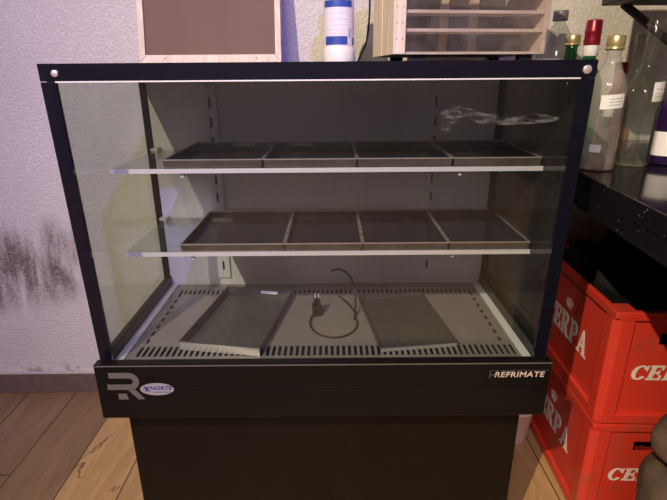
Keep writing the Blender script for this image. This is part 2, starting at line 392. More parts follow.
MB().box(-.434, .434, .446, .640, .575, H - .028).build('evaporator_housing', M['black'], case, bevel=.003)
# slotted deck made of real bars over a dark duct
mb = MB(); Z0, Z1 = .5745, .577
mb.box(-.412, .412, .030, .052, Z0, Z1); mb.box(-.3755, .3755, .094, .362, Z0, Z1); mb.box(-.412, .412, .392, .429, Z0, Z1)
for ya, yb in ((.052, .094), (.362, .392)):
    x = -.400
    mb.box(-.412, x, ya, yb, Z0, Z1)
    while x < .398:
        mb.box(x, x + .0062, ya, yb, Z0, Z1); x += .0124
    mb.box(x, .412, ya, yb, Z0, Z1)
for s in (-1, 1):
    a, c = sorted((s * .3755, s * .386)); mb.box(a, c, .094, .362, Z0, Z1)
    a, c = sorted((s * .3925, s * .412)); mb.box(a, c, .094, .362, Z0, Z1)
    a, c = sorted((s * .386, s * .3925)); y = .094
    while y < .36:
        mb.box(a, c, y, min(y + .012, .362), Z0, Z1); y += .034
dk = mb.build('slotted_deck', M['deck'], case)
MB().box(-.434, .434, .028, .429, .552, .556).build('air_duct', M['pit'], dk)
# black base
bp_ = MB().box(-.447, .447, -.018, .60, .477, .550).box(-.447, .447, -.018, .004, .550, .602).box(-.447, .447, .004, .0249, .550, .588).box(-.447, -.4345, .0251, .60, .550, .5965).box(.4345, .447, .0251, .60, .550, .5965).build('base_panel', M['panel'], case, bevel=.0025)
MB().box(-.447, .447, -.0195, -.0182, .5985, .6005).build('edge_line', M['logo'], bp_)  # grey strip paints the highlight along the ledge's front top edge
MB().box(-.43, .43, .052, .585, .02, .4769).build('plinth', M['plinth'], case, bevel=.002)
for x in (-.38, .38):
    for y in (.1, .54): MB().lathe([(0, 0), (.02, 0), (.02, .02), (0, .02)], 16, (x, y, 0)).build('foot', M['black'], case)
# markings on the base
YP = -.0182
# letter R emblem, one stroke shape with a rounded shoulder
def emblem():
    mb = MB(); X0, Zt = -.4255, .5845
    sc = .00093
    fn = lambda u, v, w: Vector((X0 + u * sc, YP - w, Zt - v * sc * 1.10))
    t = 12
    mb.prism([(6, 0), (48, 0), (48, t), (6, t)], fn, .0006)
    mb.prism([(0, 26), (48, 26), (48, 26 + t), (0, 26 + t)], fn, .0006)
    k = 12
    for i in range(k):
        a0 = -PI / 2 + PI * i / k; a1 = -PI / 2 + PI * (i + 1) / k
        ro, ri = 19, 19 - t
        P = lambda a, r: (48 + r * math.cos(a) * 1.1, 19 + r * math.sin(a))
        mb.prism([P(a0, ri), P(a0, ro), P(a1, ro), P(a1, ri)], fn, .0006)
    mb.prism([(42, 38), (57, 36), (76, 60), (62, 60)], fn, .0006)
    mb.prism([(20, 47), (38, 47), (41, 60), (20, 60)], fn, .0006)
    return mb
emblem().build('grey_emblem', M['logo'], bp_)
mb = MB(); mb.prism([(-.3285 + .0335 * math.cos(2 * PI * i / 36), .5465 + .0140 * math.sin(2 * PI * i / 36)) for i in range(36)], lambda u, v, w: Vector((u, YP - w, v)), .0006)
mb.build('oval_sticker', M['oval'], bp_)
fnp = lambda cx, cz, k=.0007: (lambda u, v, w: Vector((cx + u, YP - k - w, cz + v)))
text_mesh('NORTE', .0115, fnp(-.3215, .5490), .0004, offset=.0002, shear=.25, sx=1.15).build('sticker_lettering', M['navy'], bp_)
mb = MB(); f_ = fnp(-.3485, .5475)
mb.prism([(-.006, .006), (-.003, .006), (.006, -.006), (.003, -.006)], f_, .0004).prism([(.003, .006), (.006, .006), (-.002, -.006), (-.005, -.006)], f_, .0004)
mb.prism([(-.008, .001), (0, .003), (0, .0015), (-.008, -.0005)], f_, .0004)
mb.build('sticker_emblem', M['navy'], bp_)
mb = MB(); f_ = fnp(-.318, .5398)
for i in range(9): mb.prism([(-.018 + i * .004, -.0008), (-.0155 + i * .004, -.0008), (-.0155 + i * .004, .0008), (-.018 + i * .004, .0008)], f_, .0003)
mb.build('sticker_small_print', M['navy'], bp_)
text_mesh('REFRIMATE', .0165, fnp(.3855, .5735, .0002), .0005, offset=.0003, shear=.12, sx=1.12, space=1.08).build('brand_lettering', M['letter'], bp_)
mb = MB(); f_ = fnp(.3855, .5735, .0002); mb.prism([(-.0535, -.001), (-.0425, -.001), (-.0425, .001), (-.0555, .001)], f_, .0005)
mb.prism([(-.058, -.0075), (-.0565, -.0075), (-.0565, .0105), (-.058, .0105)], f_, .0002).prism([(-.058, .0095), (.058, .0095), (.058, .0102), (-.058, .0102)], f_, .0002)
mb.build('lettering_frame', M['logo'], bp_)
# two glass shelves on clips
for zt, y0 in ((H - .196, .138), (H - .376, .146)):
    sh = MB().box(-.424, .4435, y0, .424, zt - .006, zt).build('glass_shelf', M['shelfglass'], case)
    MB().box(-.424, .4435, y0 - .003, y0 + .001, zt - .0075, zt + .0015).build('front_edge_strip', M['strip'], sh)
    for x in (-.281, .281):
        MB().box(x - .004, x + .002, y0 + .006, y0 + .016, zt - .017, zt - .0065).box(x - .004, x + .014, y0 + .006, y0 + .009, zt - .0105, zt - .0065).build('shelf_clip', M['clip'], sh)
        MB().box(x - .003, x + .003, y0 + .016, .424, zt - .014, zt - .0065).build('shelf_arm', M['back'], sh)
    MB().box(-.432, -.414, .396, .424, zt + .0002, zt + .006).build('corner_clip', M['clip'], sh)

# ------------------------------------------------------------------ baking trays
def tray_parts(root, w, d, h, body, rimm, label=None, dirty=False):
    """open tray, local origin at the middle of its underside; flared walls with a rolled lip"""
    t = .0014; fl = .0018
    mb = LB()
    bm = mb.bm
    def ring(x, y, z): return [bm.verts.new(p) for p in ((-x, -y, z), (x, -y, z), (x, y, z), (-x, y, z))]
    X, Y = w / 2, d / 2
    R = [ring(X - fl, Y - fl, 0), ring(X, Y, h), ring(X - t, Y - t, h), ring(X - fl - t, Y - fl - t, t)]
    bm.faces.new(R[0][::-1]); bm.faces.new(R[3])
    for a, b in zip(R, R[1:]):
        for i in range(4):
            j = (i + 1) % 4; bm.faces.new((a[i], a[j], b[j], b[i]))
    body_o = mb.build('tray_pan', body, root)
    r = LB(); e = .0022
    r.box(-X - .0008, X + .0008, -Y - .0012, -Y + e, h - .001, h + .0012); r.box(-X - .0008, X + .0008, Y - e, Y + .0008, h - .001, h + .0012)
    r.box(-X - .0008, -X + e, -Y + e, Y - e, h - .001, h + .0012); r.box(X - e, X + .0008, -Y + e, Y - e, h - .001, h + .0012)
    ro = r.build('rolled_lip', rimm, root)
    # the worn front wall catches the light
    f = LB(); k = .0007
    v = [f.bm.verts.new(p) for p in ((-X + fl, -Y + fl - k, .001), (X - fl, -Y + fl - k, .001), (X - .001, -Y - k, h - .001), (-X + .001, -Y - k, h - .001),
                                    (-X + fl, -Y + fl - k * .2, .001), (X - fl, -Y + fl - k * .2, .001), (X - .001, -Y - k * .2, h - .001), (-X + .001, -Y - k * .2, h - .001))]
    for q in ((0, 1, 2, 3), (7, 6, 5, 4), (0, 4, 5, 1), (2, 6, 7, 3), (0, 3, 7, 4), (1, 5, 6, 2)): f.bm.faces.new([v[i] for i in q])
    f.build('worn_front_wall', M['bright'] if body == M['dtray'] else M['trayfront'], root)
    if label:
        a, b_, zc, hh = label
        l = LB(); l.box(a, b_, Y - t - .0060, Y - t - .0052, zc - hh, zc + hh)
        l.build('paper_sticker', M['label'], root)
G1, G2 = 'dark trays lined up on the upper shelf', 'dark trays lined up on the lower shelf'
zt = H - .196 + .0002
spec1 = [(-.317, -.119, 'upper shelf tray at the left end, next to the bare glass corner', (-.01, .045, .012, .003)),
         (-.116, .070, 'upper shelf tray, second from the left, with a white sticker inside', (-.06, -.005, .012, .003)),
         (.073, .262, 'upper shelf tray, third from the left, empty and darkest', None),
         (.265, .441, 'upper shelf tray at the right end, below the dried smear on the pane', None)]
for x0, x1, lab, st in spec1:
    r = thing('baking_tray', ((x0 + x1) / 2, .278, zt), 'dark metal ' + lab, 'tray', G1)
    tray_parts(r, x1 - x0 + .0004, .272, .018, M['tray'], M['rim'], st)
zt = H - .376 + .0002
spec2 = [(-.303, -.083, 'lower shelf tray at the left end, widest of its row'),
         (-.080, .084, 'lower shelf tray, second from the left, beside the widest one'),
         (.087, .268, 'lower shelf tray, third from the left'),
         (.271, .441, 'lower shelf tray at the right end')]
for x0, x1, lab in spec2:
    r = thing('baking_tray', ((x0 + x1) / 2, .280, zt), 'dark metal ' + lab, 'tray', G2)
    tray_parts(r, x1 - x0 + .0004, .268, .018, M['tray'], M['rim'])
r = thing('baking_tray', (-.196, .205, .5772), 'grey metal tray on the deck, on the left, turned askew with a white sticker', 'tray', 'loose trays on the slotted deck', rz=-.16)
tray_parts(r, .178, .290, .022, M['dtray'], M['dtray'], (.005, .05, .015, .004))
r = thing('baking_tray', (.187, .200, .5772), 'grey metal tray on the deck, on the right, turned askew beside the cord', 'tray', 'loose trays on the slotted deck', rz=.13)
tray_parts(r, .170, .262, .012, M['dtray'], M['dtray'])

# power cord coiled on the deck
cord = thing('power_cord', (0, .22, .5772), 'black power cord with a plug, coiled on the deck between the two trays', 'cord')
P = []
for i in range(0, 49):
    a = .35 - i / 48 * (PI + .95)
    P.append((.022 + .056 * math.cos(a), .190 + .072 * math.sin(a), .5800 + .002 * (i % 2) * 0 + .004 * i / 48))
P += [(-.024, .232, .584), (-.020, .240, .590)]
MB().tube(P, .0021).build('cable', M['cord'], cord, smooth=True)
P = [(.072, .205, .5797), (.075, .232, .592), (.076, .262, .622), (.070, .272, .650), (.055, .275, .672), (.035, .276, .681), (.016, .276, .677)]
Q = []
for i in range(len(P) - 1):
    p0, p1, p2, p3 = [Vector(P[max(0, min(len(P) - 1, i + k))]) for k in (-1, 0, 1, 2)]
    for t in range(5):
        t /= 5; Q.append(.5 * ((2 * p1) + (p2 - p0) * t + (2 * p0 - 5 * p1 + 4 * p2 - p3) * t * t + (3 * p1 - p0 - 3 * p2 + p3) * t ** 3))
Q.append(Vector(P[-1]))
MB().tube(Q, .0024).build('upright_cable_end', M['cord'], cord, smooth=True)
MB().tube([(.074, .225, .588), (.055, .262, .600), (.035, .285, .606)], .0018).build('branch_wire', M['cord'], cord, smooth=True)
mb = MB(); mt = Matrix.Translation((-.018, .238, .5775)) @ Matrix.Rotation(.25, 4, 'Z')
mb.box(-.010, .010, -.012, .012, 0, .028, mt); mb.box(-.007, .007, -.008, .008, .028, .044, mt)
pl = mb.build('plug', M['cord'], cord, bevel=.002)
mb = MB()
for dx in (-.004, .004): mb.box(dx - .001, dx + .001, -.001, .001, .044, .056, mt)
mb.build('prong', M['alu'], pl)

# ------------------------------------------------------------------ on top of the case
ZT = H + .0005
fr = thing('framed_board', (-.3105, .64, ZT), 'brown hardboard in a pale wooden frame leaning against the wall on top of the case', 'framed board')
lean = Matrix.Translation((-.3135, .612, ZT)) @ Matrix.Rotation(-.20, 4, 'X')
W2, Hh, t = .196, .44, .014
mb = MB().box(-W2, W2, 0, .016, 0, .036, lean).box(-W2, W2, 0, .016, Hh - .017, Hh, lean)
mb.box(-W2, -W2 + t + .002, 0, .016, .036, Hh - .017, lean).box(W2 - t - .002, W2, 0, .016, .036, Hh - .017, lean)
fo = mb.build('wooden_frame', M['pine'], fr, bevel=.001)
MB().box(-W2 + .012, W2 - .012, .007, .011, .010, Hh - .010, lean).build('hardboard', M['board'], fr)
for x in (-.125, .128): MB().box(x - .0016, x + .0016, -.0008, 0, .024, .027, lean).build('nail', M['cord'], fo)
for s in (-1, 1):
    mm = lean @ Matrix.Translation((s * (W2 - .010), -.0006, .0265)) @ Matrix.Rotation(s * -.8, 4, 'Y')
    MB().box(-.0004, .0004, 0, .0008, -.011, .011, mm).build('mitre_joint', M['cord'], fo)

def bottle(name, loc, prof, gmat, label, cat='bottle', seg=32, extra=(), group=None, squash=1.0, tilt=None, bodyname='body'):
    r = thing(name, loc, label, cat, group)
    if tilt: r.rotation_euler = tilt
    m = LB(); m.lathe(prof, seg, squash=squash); m.build(bodyname, gmat, r, smooth=True)
    for nm, pr, mt_ in extra:
        m = LB(); m.lathe(pr, seg, squash=squash); m.build(nm, mt_, r, smooth=True)
    return r
def cap_prof(r, z0, z1, ridge=True):
    if not ridge: return [(0, z0), (r, z0), (r, z1 - .002), (r - .002, z1), (0, z1)]
    h = z1 - z0
    return [(0, z0), (r, z0), (r * 1.06, z0 + h * .08), (r, z0 + h * .20), (r * .97, z0 + h * .24), (r, z0 + h * .30), (r, z1 - .003), (r - .0015, z1 - .0005), (0, z1)]
def arc_label(root, r, z0, z1, a0, a1, mt_, name='label', n=14, th=.0005, slant=0, parent=None):
    m = LB(); bm = m.bm; A = []
    for i in range(n + 1):
        a = a0 + (a1 - a0) * i / n; dz = slant * i / n
        A.append([bm.verts.new((rr * math.cos(a), rr * math.sin(a), z + dz)) for rr, z in ((r, z0), (r + th, z0), (r + th, z1), (r, z1))])
    for p, q in zip(A, A[1:]):
        for i in range(4): bm.faces.new((p[i], p[(i + 1) % 4], q[(i + 1) % 4], q[i]))
    bm.faces.new(A[0]); bm.faces.new(A[-1])
    return m.build(name, mt_, parent or root, smooth=True)
# white plastic bottle
wb = bottle('detergent_bottle', (.041, .50, ZT), [(0, 0), (.036, 0), (.0395, .003), (.041, .008), (.041, .036), (.0395, .041), (.038, .044), (.038, .165), (.030, .19), (.016, .205), (.014, .225), (0, .225)],
            M['whiteplastic'], 'white plastic bottle with blue and pale label standing on top of the case', extra=[('cap', cap_prof(.019, .215, .245), M['blue'])])
F = -PI / 2
lb = arc_label(wb, .0381, .048, .150, F - 1.15, F + 1.2, M['labelpink'])
arc_label(wb, .0387, .050, .069, F - 1.0, F + .55, M['blue'], 'blue_panel', parent=lb)
arc_label(wb, .0387, .134, .149, F - 1.1, F + .9, M['blue'], 'blue_band', parent=lb)
arc_label(wb, .0387, .050, .066, F + 1.0, F + 1.18, M['blue'], 'blue_edge', parent=lb)
for z in (.075, .085, .095, .108, .122): arc_label(wb, .0387, z, z + .0011, F - 1.0, F + .7, M['whiteplastic'], 'rule_line', parent=lb)
mb = LB()
for i in range(9):
    a = F + .62 + .035 * (i % 3) * 0; z = .066 + i * .0024
    p = [(.0392 * math.cos(a + k), .0392 * math.sin(a + k)) for k in (0, .17)]
    mb.face([(p[0][0], p[0][1], z), (p[1][0], p[1][1], z), (p[1][0], p[1][1], z + .0012), (p[0][0], p[0][1], z + .0012)])
mb.build('barcode', M['ink'], lb)
# black cable hanging behind the wooden box
P = [(.128, .66, 1.48), (.126, .655, 1.40), (.128, .65, 1.33), (.126, .64, 1.27), (.118, .62, 1.215), (.098, .60, 1.172), (.090, .59, 1.154), (.12, .575, 1.1535), (.20, .57, 1.1535), (.30, .575, 1.1535)]
Q = []
for i in range(len(P) - 1):
    p0, p1, p2, p3 = [Vector(P[max(0, min(len(P) - 1, i + k))]) for k in (-1, 0, 1, 2)]
    for t_ in range(5):
        t_ /= 5; Q.append(.5 * ((2 * p1) + (p2 - p0) * t_ + (2 * p0 - 5 * p1 + 4 * p2 - p3) * t_ * t_ + (3 * p1 - p0 - 3 * p2 + p3) * t_ ** 3))
Q.append(Vector(P[-1]))
tag(MB().tube(Q, .0028).build('hanging_cable', M['cord'], smooth=True), 'black cable hanging down between the white plastic bottle and the wooden box', 'cable')

# wooden box with slats and a clear front
bx = thing('slatted_wooden_box', (.305, .34, ZT), 'pale wooden box with slats and clear front standing on top of the case', 'box')
R = Matrix.Translation((.157, .25, ZT + .019)) @ Matrix.Rotation(.13, 4, 'Z')
W_, D_, Hb = .325, .20, .26
mb = MB().box(-.004, .0, .0, .0005, 0, .001, R)
MB().box(-.008, .006, 0, D_ * .52, 0, Hb, R).build('side_board', M['pine'], bx, bevel=.001)
MB().box(-.008, .006, D_ * .54, D_, 0, Hb, R).build('side_board', M['pine'], bx, bevel=.001)
MB().box(-.010, .016, -.006, .0, 0, Hb, R).build('corner_post', M['pine'], bx, bevel=.001)
# right side slopes back a little
mb = MB().box(W_ - .008, W_, 0, D_, 0, Hb, R).build('right_side', M['pinex'], bx, bevel=.001)
MB().box(.006, W_ - .008, D_ - .008, D_, 0, Hb, R).build('back_board', M['boxback'], bx)
MB().box(.006, W_ - .008, 0, D_ - .008, 0, .005, R).build('bottom_board', M['pinex'], bx)
MB().box(.006, W_ - .008, 0, D_ - .008, Hb - .006, Hb, R).build('top_board', M['pinex'], bx)
for z in (.043, .078, .114, .150, .19): MB().box(.010, W_ - .009, .002, .062, z, z + .0065, R).build('slat', M['pinex'], bx, bevel=.0008)
for x in (.150, .225): MB().box(x, x + .022, D_ - .016, D_ - .0085, .006, Hb - .01, R).build('upright', M['pine'], bx)
MB().box(.0165, W_ + .002, -.0040, -.0015, .002, Hb - .004, R).build('clear_sheet', M['acrylic'], bx)
for x in (.045, .29):
    for y in (.012, .17): MB().box(x - .014, x + .014, y, y + .018, -.019, -.0002, R).build('foot', M['cord'], bx)
for z in (.028, .058, .088):
    for x in (-.003, .009): MB().box(x - .0008, x + .0008, -.0066, -.006, z, z + .002, R).build('nail', M['cord'], bx)

# ------------------------------------------------------------------ the bar counter on the right
def ex(y): return .552 + .1 * (y - .205)
cnt = thing('bar_counter', (1.0, .0, 0), 'black speckled granite bar counter along the right side of the case', 'counter')
pts = [(ex(.738), .738), (ex(-.75), -.75), (1.55, -.75), (1.55, .738)]
MB().prism(pts, lambda u, v, w: Vector((u, v, .893 + w)), .037).build('granite_top', M['granite'], cnt, bevel=.003)
pts = [(ex(.735) + .001, .735), (ex(-.75) + .001, -.745), (1.545, -.745), (1.545, .735)]
MB().prism([pts[0], pts[1], (pts[1][0] + .03, pts[1][1]), (pts[0][0] + .03, pts[0][1])], lambda u, v, w: Vector((u, v, .858 + w)), .0348).build('granite_apron', M['granite'], cnt)
MB().box(1.12, 1.545, -.74, .735, 0, .892).build('cabinet', M['rack'], cnt, bevel=.003)
MB().box(.70, 1.12, -.74, -.70, 0, .892).build('end_panel', M['rack'], cnt)

# red beer crates
def glyph(ch):
    """bold slab-serif capitals as convex pieces in a 0..w by 0..1 cell"""
    P = []; q = lambda x0, x1, y0, y1: P.append([(x0, y0), (x1, y0), (x1, y1), (x0, y1)])
    def arc(cx, cy, ro, ri, a0, a1, sxo=1.0, n=14):
        for i in range(n):
            a, b = a0 + (a1 - a0) * i / n, a0 + (a1 - a0) * (i + 1) / n
            P.append([(cx + ri[0] * math.cos(a), cy + ri[1] * math.sin(a)), (cx + ro[0] * math.cos(a), cy + ro[1] * math.sin(a)),
                      (cx + ro[0] * math.cos(b), cy + ro[1] * math.sin(b)), (cx + ri[0] * math.cos(b), cy + ri[1] * math.sin(b))])
    s = .09
    if ch == 'C':
        arc(.42, .5, (.42, .5), (.20, .40), .62, 2 * PI - .62); q(.68, .77, .62, .98); w = .80
    elif ch == 'E':
        q(.08, .32, 0, 1); q(0, .74, 0, .12); q(0, .72, .88, 1); q(.3, .55, .44, .56); q(.62, .74, 0, .32); q(.60, .72, .70, 1); q(.50, .58, .34, .66); w = .78
    elif ch == 'P':
        q(.08, .32, 0, 1); q(0, .42, 0, s); q(0, .40, 1 - s, 1); q(.3, .44, .89, 1); q(.3, .44, .38, .49); arc(.42, .69, (.36, .31), (.14, .20), -PI / 2, PI / 2); w = .82
    elif ch == 'R':
        q(.08, .32, 0, 1); q(0, .40, 0, s); q(0, .40, 1 - s, 1); q(.3, .44, .89, 1); q(.3, .44, .42, .53); arc(.42, .71, (.34, .29), (.13, .18), -PI / 2, PI / 2)
        P.append([(.36, .44), (.56, .47), (.84, 0), (.60, 0)]); q(.58, .92, 0, s); w = .94
    else:
        P.append([(.10, 0), (.22, 0), (.48, .82), (.42, 1)]); P.append([(.60, 0), (.86, 0), (.54, 1), (.42, 1), (.42, .80)]); q(.26, .64, .28, .40); q(0, .32, 0, s); q(.52, .96, 0, s); w = .96
    return P, w
def word(mb, text, fn, h, width, shear, d=.0008, gap=.06):
    x = 0; items = []
    for ch in text:
        P, w = glyph(ch); items.append((P, x)); x += w + gap
    tot = x - gap; k = width / tot
    for P, x0 in items:
        for q_, poly in enumerate(P): mb.prism([((px + x0 - tot / 2) * k + (py - .5) * h * shear, (py - .5) * h) for px, py in poly], fn, d + q_ * .00003)
def crown(mb, fn, r, d=.0008):
    mb.prism([(-r * .7, -r * .6), (r * .7, -r * .6), (r * .7, -r * .35), (-r * .7, -r * .35)], fn, d)
    for a, hgt in ((-.95, .55), (-.48, .8), (0, 1.0), (.48, .8), (.95, .55)):
        c = a * r * .62
        mb.prism([(c - r * .13, -r * .3), (c + r * .13, -r * .3), (a * r * .98 + r * .07, r * hgt * .62), (a * r * .98 - r * .07, r * hgt * .62)], fn, d)
        mb.prism([(a * r * .98 + r * .15 * math.cos(t), r * hgt * .78 + r * .15 * math.sin(t)) for t in [2 * PI * i / 8 for i in range(8)]], fn, d)
def crate(loc, label):
    """local origin: middle of the underside. long side along y"""
    X, Y, Hc = .170, .232, .309
    r = thing('beer_crate', loc, label, 'crate', 'red beer crates under the counter')
    m = LB(); t = .0035; g = .010
    # inner skin, recessed behind frames of corner posts, bottom band and top rim
    m.box(-X + g, X - g, -Y + g, Y - g, .0, .010)
    m.box(-X + g, -X + g + t, -Y + g, Y - g, .010, Hc - .012); m.box(X - g - t, X - g, -Y + g, Y - g, .010, Hc - .012)
    for s in (-1, 1):      # short ends with a hand slot
        a, b_ = sorted((s * (Y - g), s * (Y - g - t)))
        m.box(-X + g, X - g, a, b_, .010, .220); m.box(-X + g, -.056, a, b_, .220, .250); m.box(.056, X - g, a, b_, .220, .250); m.box(-X + g, X - g, a, b_, .250, Hc - .012)
    body = m.build('crate_wall', M['red'], r)
    for sx in (-1, 1):
        for sy in (-1, 1):
            # chamfered corner column with a raised cap
            c = .014; L1 = .046; m = LB()
            P = [(X, Y - c), (X - c, Y), (X - L1, Y), (X - L1, Y - g - t), (X - g - t, Y - g - t), (X - g - t, Y - L1), (X, Y - L1)]
            m.prism([(sx * a, sy * b_) for a, b_ in P], lambda u, v, w: Vector((u, v, .004 + w)), Hc - .008)
            m.build('corner_column', M['redworn'], r, bevel=.002)
            m = LB(); m.box(*sorted((sx * (X + .002), sx * (X - .05))), *sorted((sy * (Y + .002), sy * (Y - .05))), Hc - .018, Hc)
            m.build('raised_corner', M['redworn'], r, bevel=.004)
    for nm, z0, z1, o_ in (('foot_band', .004, .030, .0004), ('top_rim', Hc - .022, Hc - .0006, .0012)):
        m = LB()
        for sx in (-1, 1): m.box(*sorted((sx * (X + o_), sx * (X - g - t))), -Y - o_ + .01, Y + o_ - .01, z0, z1)
        for sy in (-1, 1): m.box(-X - o_ + .01, X + o_ - .01, *sorted((sy * (Y + o_), sy * (Y - g - t))), z0, z1)
        m.build(nm, M['red'], r, bevel=.0022)
    m = LB()
    for i in range(1, 6): m.box(-X + g + t, X - g - t, -Y + i * 2 * Y / 6 - .0012, -Y + i * 2 * Y / 6 + .0012, .011, .20)
    for i in range(1, 4): m.box(-X + i * 2 * X / 4 - .0012, -X + i * 2 * X / 4 + .0012, -Y + g + t, Y - g - t, .011, .20)
    m.build('bottle_divider', M['crateinside'], r)
    d = .0006
    m = LB(); word(m, 'CERPA', lambda u, v, w: Vector((-X + g - d - w, -u + .016, .147 + v)), .068, .262, .0); m.build('side_lettering', M['white'], r)
    m = LB(); crown(m, lambda u, v, w: Vector((-X + g - d - w, -u + .016, .210 + v)), .020); m.build('side_crown', M['white'], r)
    m = LB(); word(m, 'CERPA', lambda u, v, w: Vector((u, -Y + g - d - w, .145 + v)), .040, .205, .22); m.build('end_lettering', M['white'], r)
    m = LB(); crown(m, lambda u, v, w: Vector((u, -Y + g - d - w, .188 + v)), .013); m.build('end_crown', M['white'], r)
    r.rotation_euler = (0, 0, -.04)
    return r
c0 = crate((.846, .382, .001), 'lower red plastic beer crate standing on the floor under the counter')
c1 = copy_tree(c0, (.844, .379, .3110), 'upper red plastic beer crate stacked on the other under the counter')

bg = thing('black_shade_lump', (.845, .39, .5125), 'added black shade bag filling the upper red crate under the counter', 'lump')  # lumpy black shape added to darken the inside of the upper crate
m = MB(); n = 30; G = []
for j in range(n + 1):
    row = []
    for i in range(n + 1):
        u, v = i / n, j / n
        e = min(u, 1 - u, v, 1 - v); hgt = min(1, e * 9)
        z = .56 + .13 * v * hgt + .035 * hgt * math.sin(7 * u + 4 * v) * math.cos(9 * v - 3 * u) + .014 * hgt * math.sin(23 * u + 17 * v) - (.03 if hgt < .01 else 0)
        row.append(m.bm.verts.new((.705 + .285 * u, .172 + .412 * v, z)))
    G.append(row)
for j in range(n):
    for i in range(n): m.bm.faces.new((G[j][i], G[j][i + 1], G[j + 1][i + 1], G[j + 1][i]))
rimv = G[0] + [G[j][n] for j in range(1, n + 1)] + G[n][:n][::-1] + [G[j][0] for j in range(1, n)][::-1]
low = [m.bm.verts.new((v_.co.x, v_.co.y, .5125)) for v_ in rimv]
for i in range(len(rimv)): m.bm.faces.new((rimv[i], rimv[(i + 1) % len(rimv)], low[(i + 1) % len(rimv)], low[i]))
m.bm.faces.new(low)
m.build('shade_lump', M['lump'], bg, smooth=True)
bk_ = thing('bucket', (.612, .48, 0), 'small pale pinkish bucket on the floor between the case plinth and the lower crate', 'bucket')
MB().lathe([(0, .001), (.040, .001), (.052, .125), (.0495, .125), (.038, .005), (0, .005)], 32, (.612, .48, 0)).build('bucket_body', M['bucket'], bk_, smooth=True)
MB().lathe([(.0515, .118), (.055, .118), (.055, .127), (.049, .127), (.0495, .124)], 32, (.612, .48, 0)).build('bucket_rim', M['whiteplastic'], bk_, smooth=True)

# brown cloth sack near the crates
def sack():
    m = MB(); bm = m.bm
    cx, cy = .818, -.115; nseg, nr = 56, 60; rings = []
    prof = [(0, 0), (.12, 0.0), (.165, .012), (.186, .06), (.190, .14), (.185, .22), (.188, .30), (.192, .36), (.186, .405), (.165, .435), (.150, .450), (.160, .468), (.182, .49), (.180, .525), (.155, .56), (.10, .585), (.04, .592), (0, .592)]
    # resample
    rs = []
    for i in range(nr + 1):
        f = i / nr * (len(prof) - 1); k = min(int(f), len(prof) - 2); q = f - k
        rs.append((prof[k][0] * (1 - q) + prof[k + 1][0] * q, prof[k][1] * (1 - q) + prof[k + 1][1] * q))
    for r, z in rs:
        ring = []
        for j in range(nseg):
            a = 2 * PI * j / nseg
            w = 1 + .035 * math.sin(3 * a + z * 9) + .022 * math.sin(7 * a - z * 23) + .012 * math.sin(13 * a + z * 40)
            zz = z + (.012 * math.sin(2 * a + 1) if z > .3 else 0) * (z / .6)
            ring.append(bm.verts.new((cx + r * w * math.cos(a), cy + r * w * .85 * math.sin(a), max(zz * .90, 0.0))))
        rings.append(ring)
    for a, b_ in zip(rings, rings[1:]):
        for j in range(nseg):
            k = (j + 1) % nseg
            bm.faces.new((a[j], a[k], b_[k], b_[j]))
    bmesh.ops.remove_doubles(bm, verts=bm.verts, dist=1e-5)
    return m
sk = thing('cloth_sack', (.80, -.115, 0), 'lumpy brown cloth sack in the lower right corner in front of the red crates', 'sack')
sack().build('lump', M['cloth'], sk, smooth=True)

# ------------------------------------------------------------------ bottles on the counter
ZG = .9303
def body_prof(r, hs, hn, rn, ht, w=.0):
    """straight body to hs, shoulder to hn, neck radius rn, top ht"""
    P = [(0, 0.0), (r * .86, 0), (r * .97, .003), (r, .010), (r, hs)]
    for i in range(1, 8):
        t_ = i / 8; s_ = .5 - .5 * math.cos(PI * t_); P.append((r + (rn - r) * s_, hs + (hn - hs) * t_))
    P += [(rn, hn), (rn, ht - .002), (rn - .001, ht)]
    return P
b1 = bottle('glass_bottle', (.604, .243, ZG), body_prof(.0365, .165, .232, .0145, .250), M['frosted'], 'hazy clear bottle with gold cap and a little amber liquid, beside the case corner',
            extra=[('cap', cap_prof(.0175, .244, .272), M['gold']), ('liquid', [(0, .006), (.033, .006), (.0345, .010), (.0345, .022), (0, .022)], M['amber'])])
lb = arc_label(b1, .0367, .128, .156, F - .75, F + .55, M['label'], slant=.004)
for z in (.136, .142, .148): arc_label(b1, .0373, z, z + .0012, F - .3, F + .4, M['ink'], 'print_line', parent=lb, slant=.003)
arc_label(b1, .0367, .040, .056, F - .95, F - .35, M['label'], 'painted_reflection')  # pale patch on the glass standing in for a reflection
b2 = bottle('glass_bottle', (.712, .297, ZG), body_prof(.0405, .150, .225, .0135, .305), M['clear'], 'large clear glass bottle without cap, white label on its shoulder, right of the hazy one',
            extra=[('lip', [(.0135, .292), (.0165, .293), (.0168, .303), (.0145, .306), (.0125, .305)], M['clear']), ('punt', [(.034, .001), (.024, .010), (.010, .030), (0, .034)], M['clear'])])
lb = arc_label(b2, .0392, .140, .180, F - .05, F + .75, M['label'], slant=.002)
for z in (.150, .158, .166): arc_label(b2, .0398, z, z + .001, F + .1, F + .6, M['ink'], 'print_line', parent=lb)
b3 = bottle('wine_bottle', (.792, .298, ZG), body_prof(.037, .115, .180, .0135, .285), M['purpleglass'], 'deep purple bottle with a large white label at the right edge', extra=[('cap', cap_prof(.0155, .255, .290, False), M['rack'])])
arc_label(b3, .0372, .022, .075, F - 1.45, F + .9, M['label'])
bottle('wine_bottle', (.641, .42, ZG), body_prof(.0365, .17, .235, .0145, .30), M['green'], 'green glass bottle with tall crimson cap standing behind the case corner',
       extra=[('foil_cap', [(0, .262), (.0175, .262), (.0185, .270), (.0178, .276), (.0178, .288), (.0186, .291), (.0178, .294), (.0176, .314), (.016, .317), (0, .317)], M['redcap']), ('neck_band', [(.0155, .238), (.0168, .240), (.0172, .261), (.016, .262)], M['label'])])
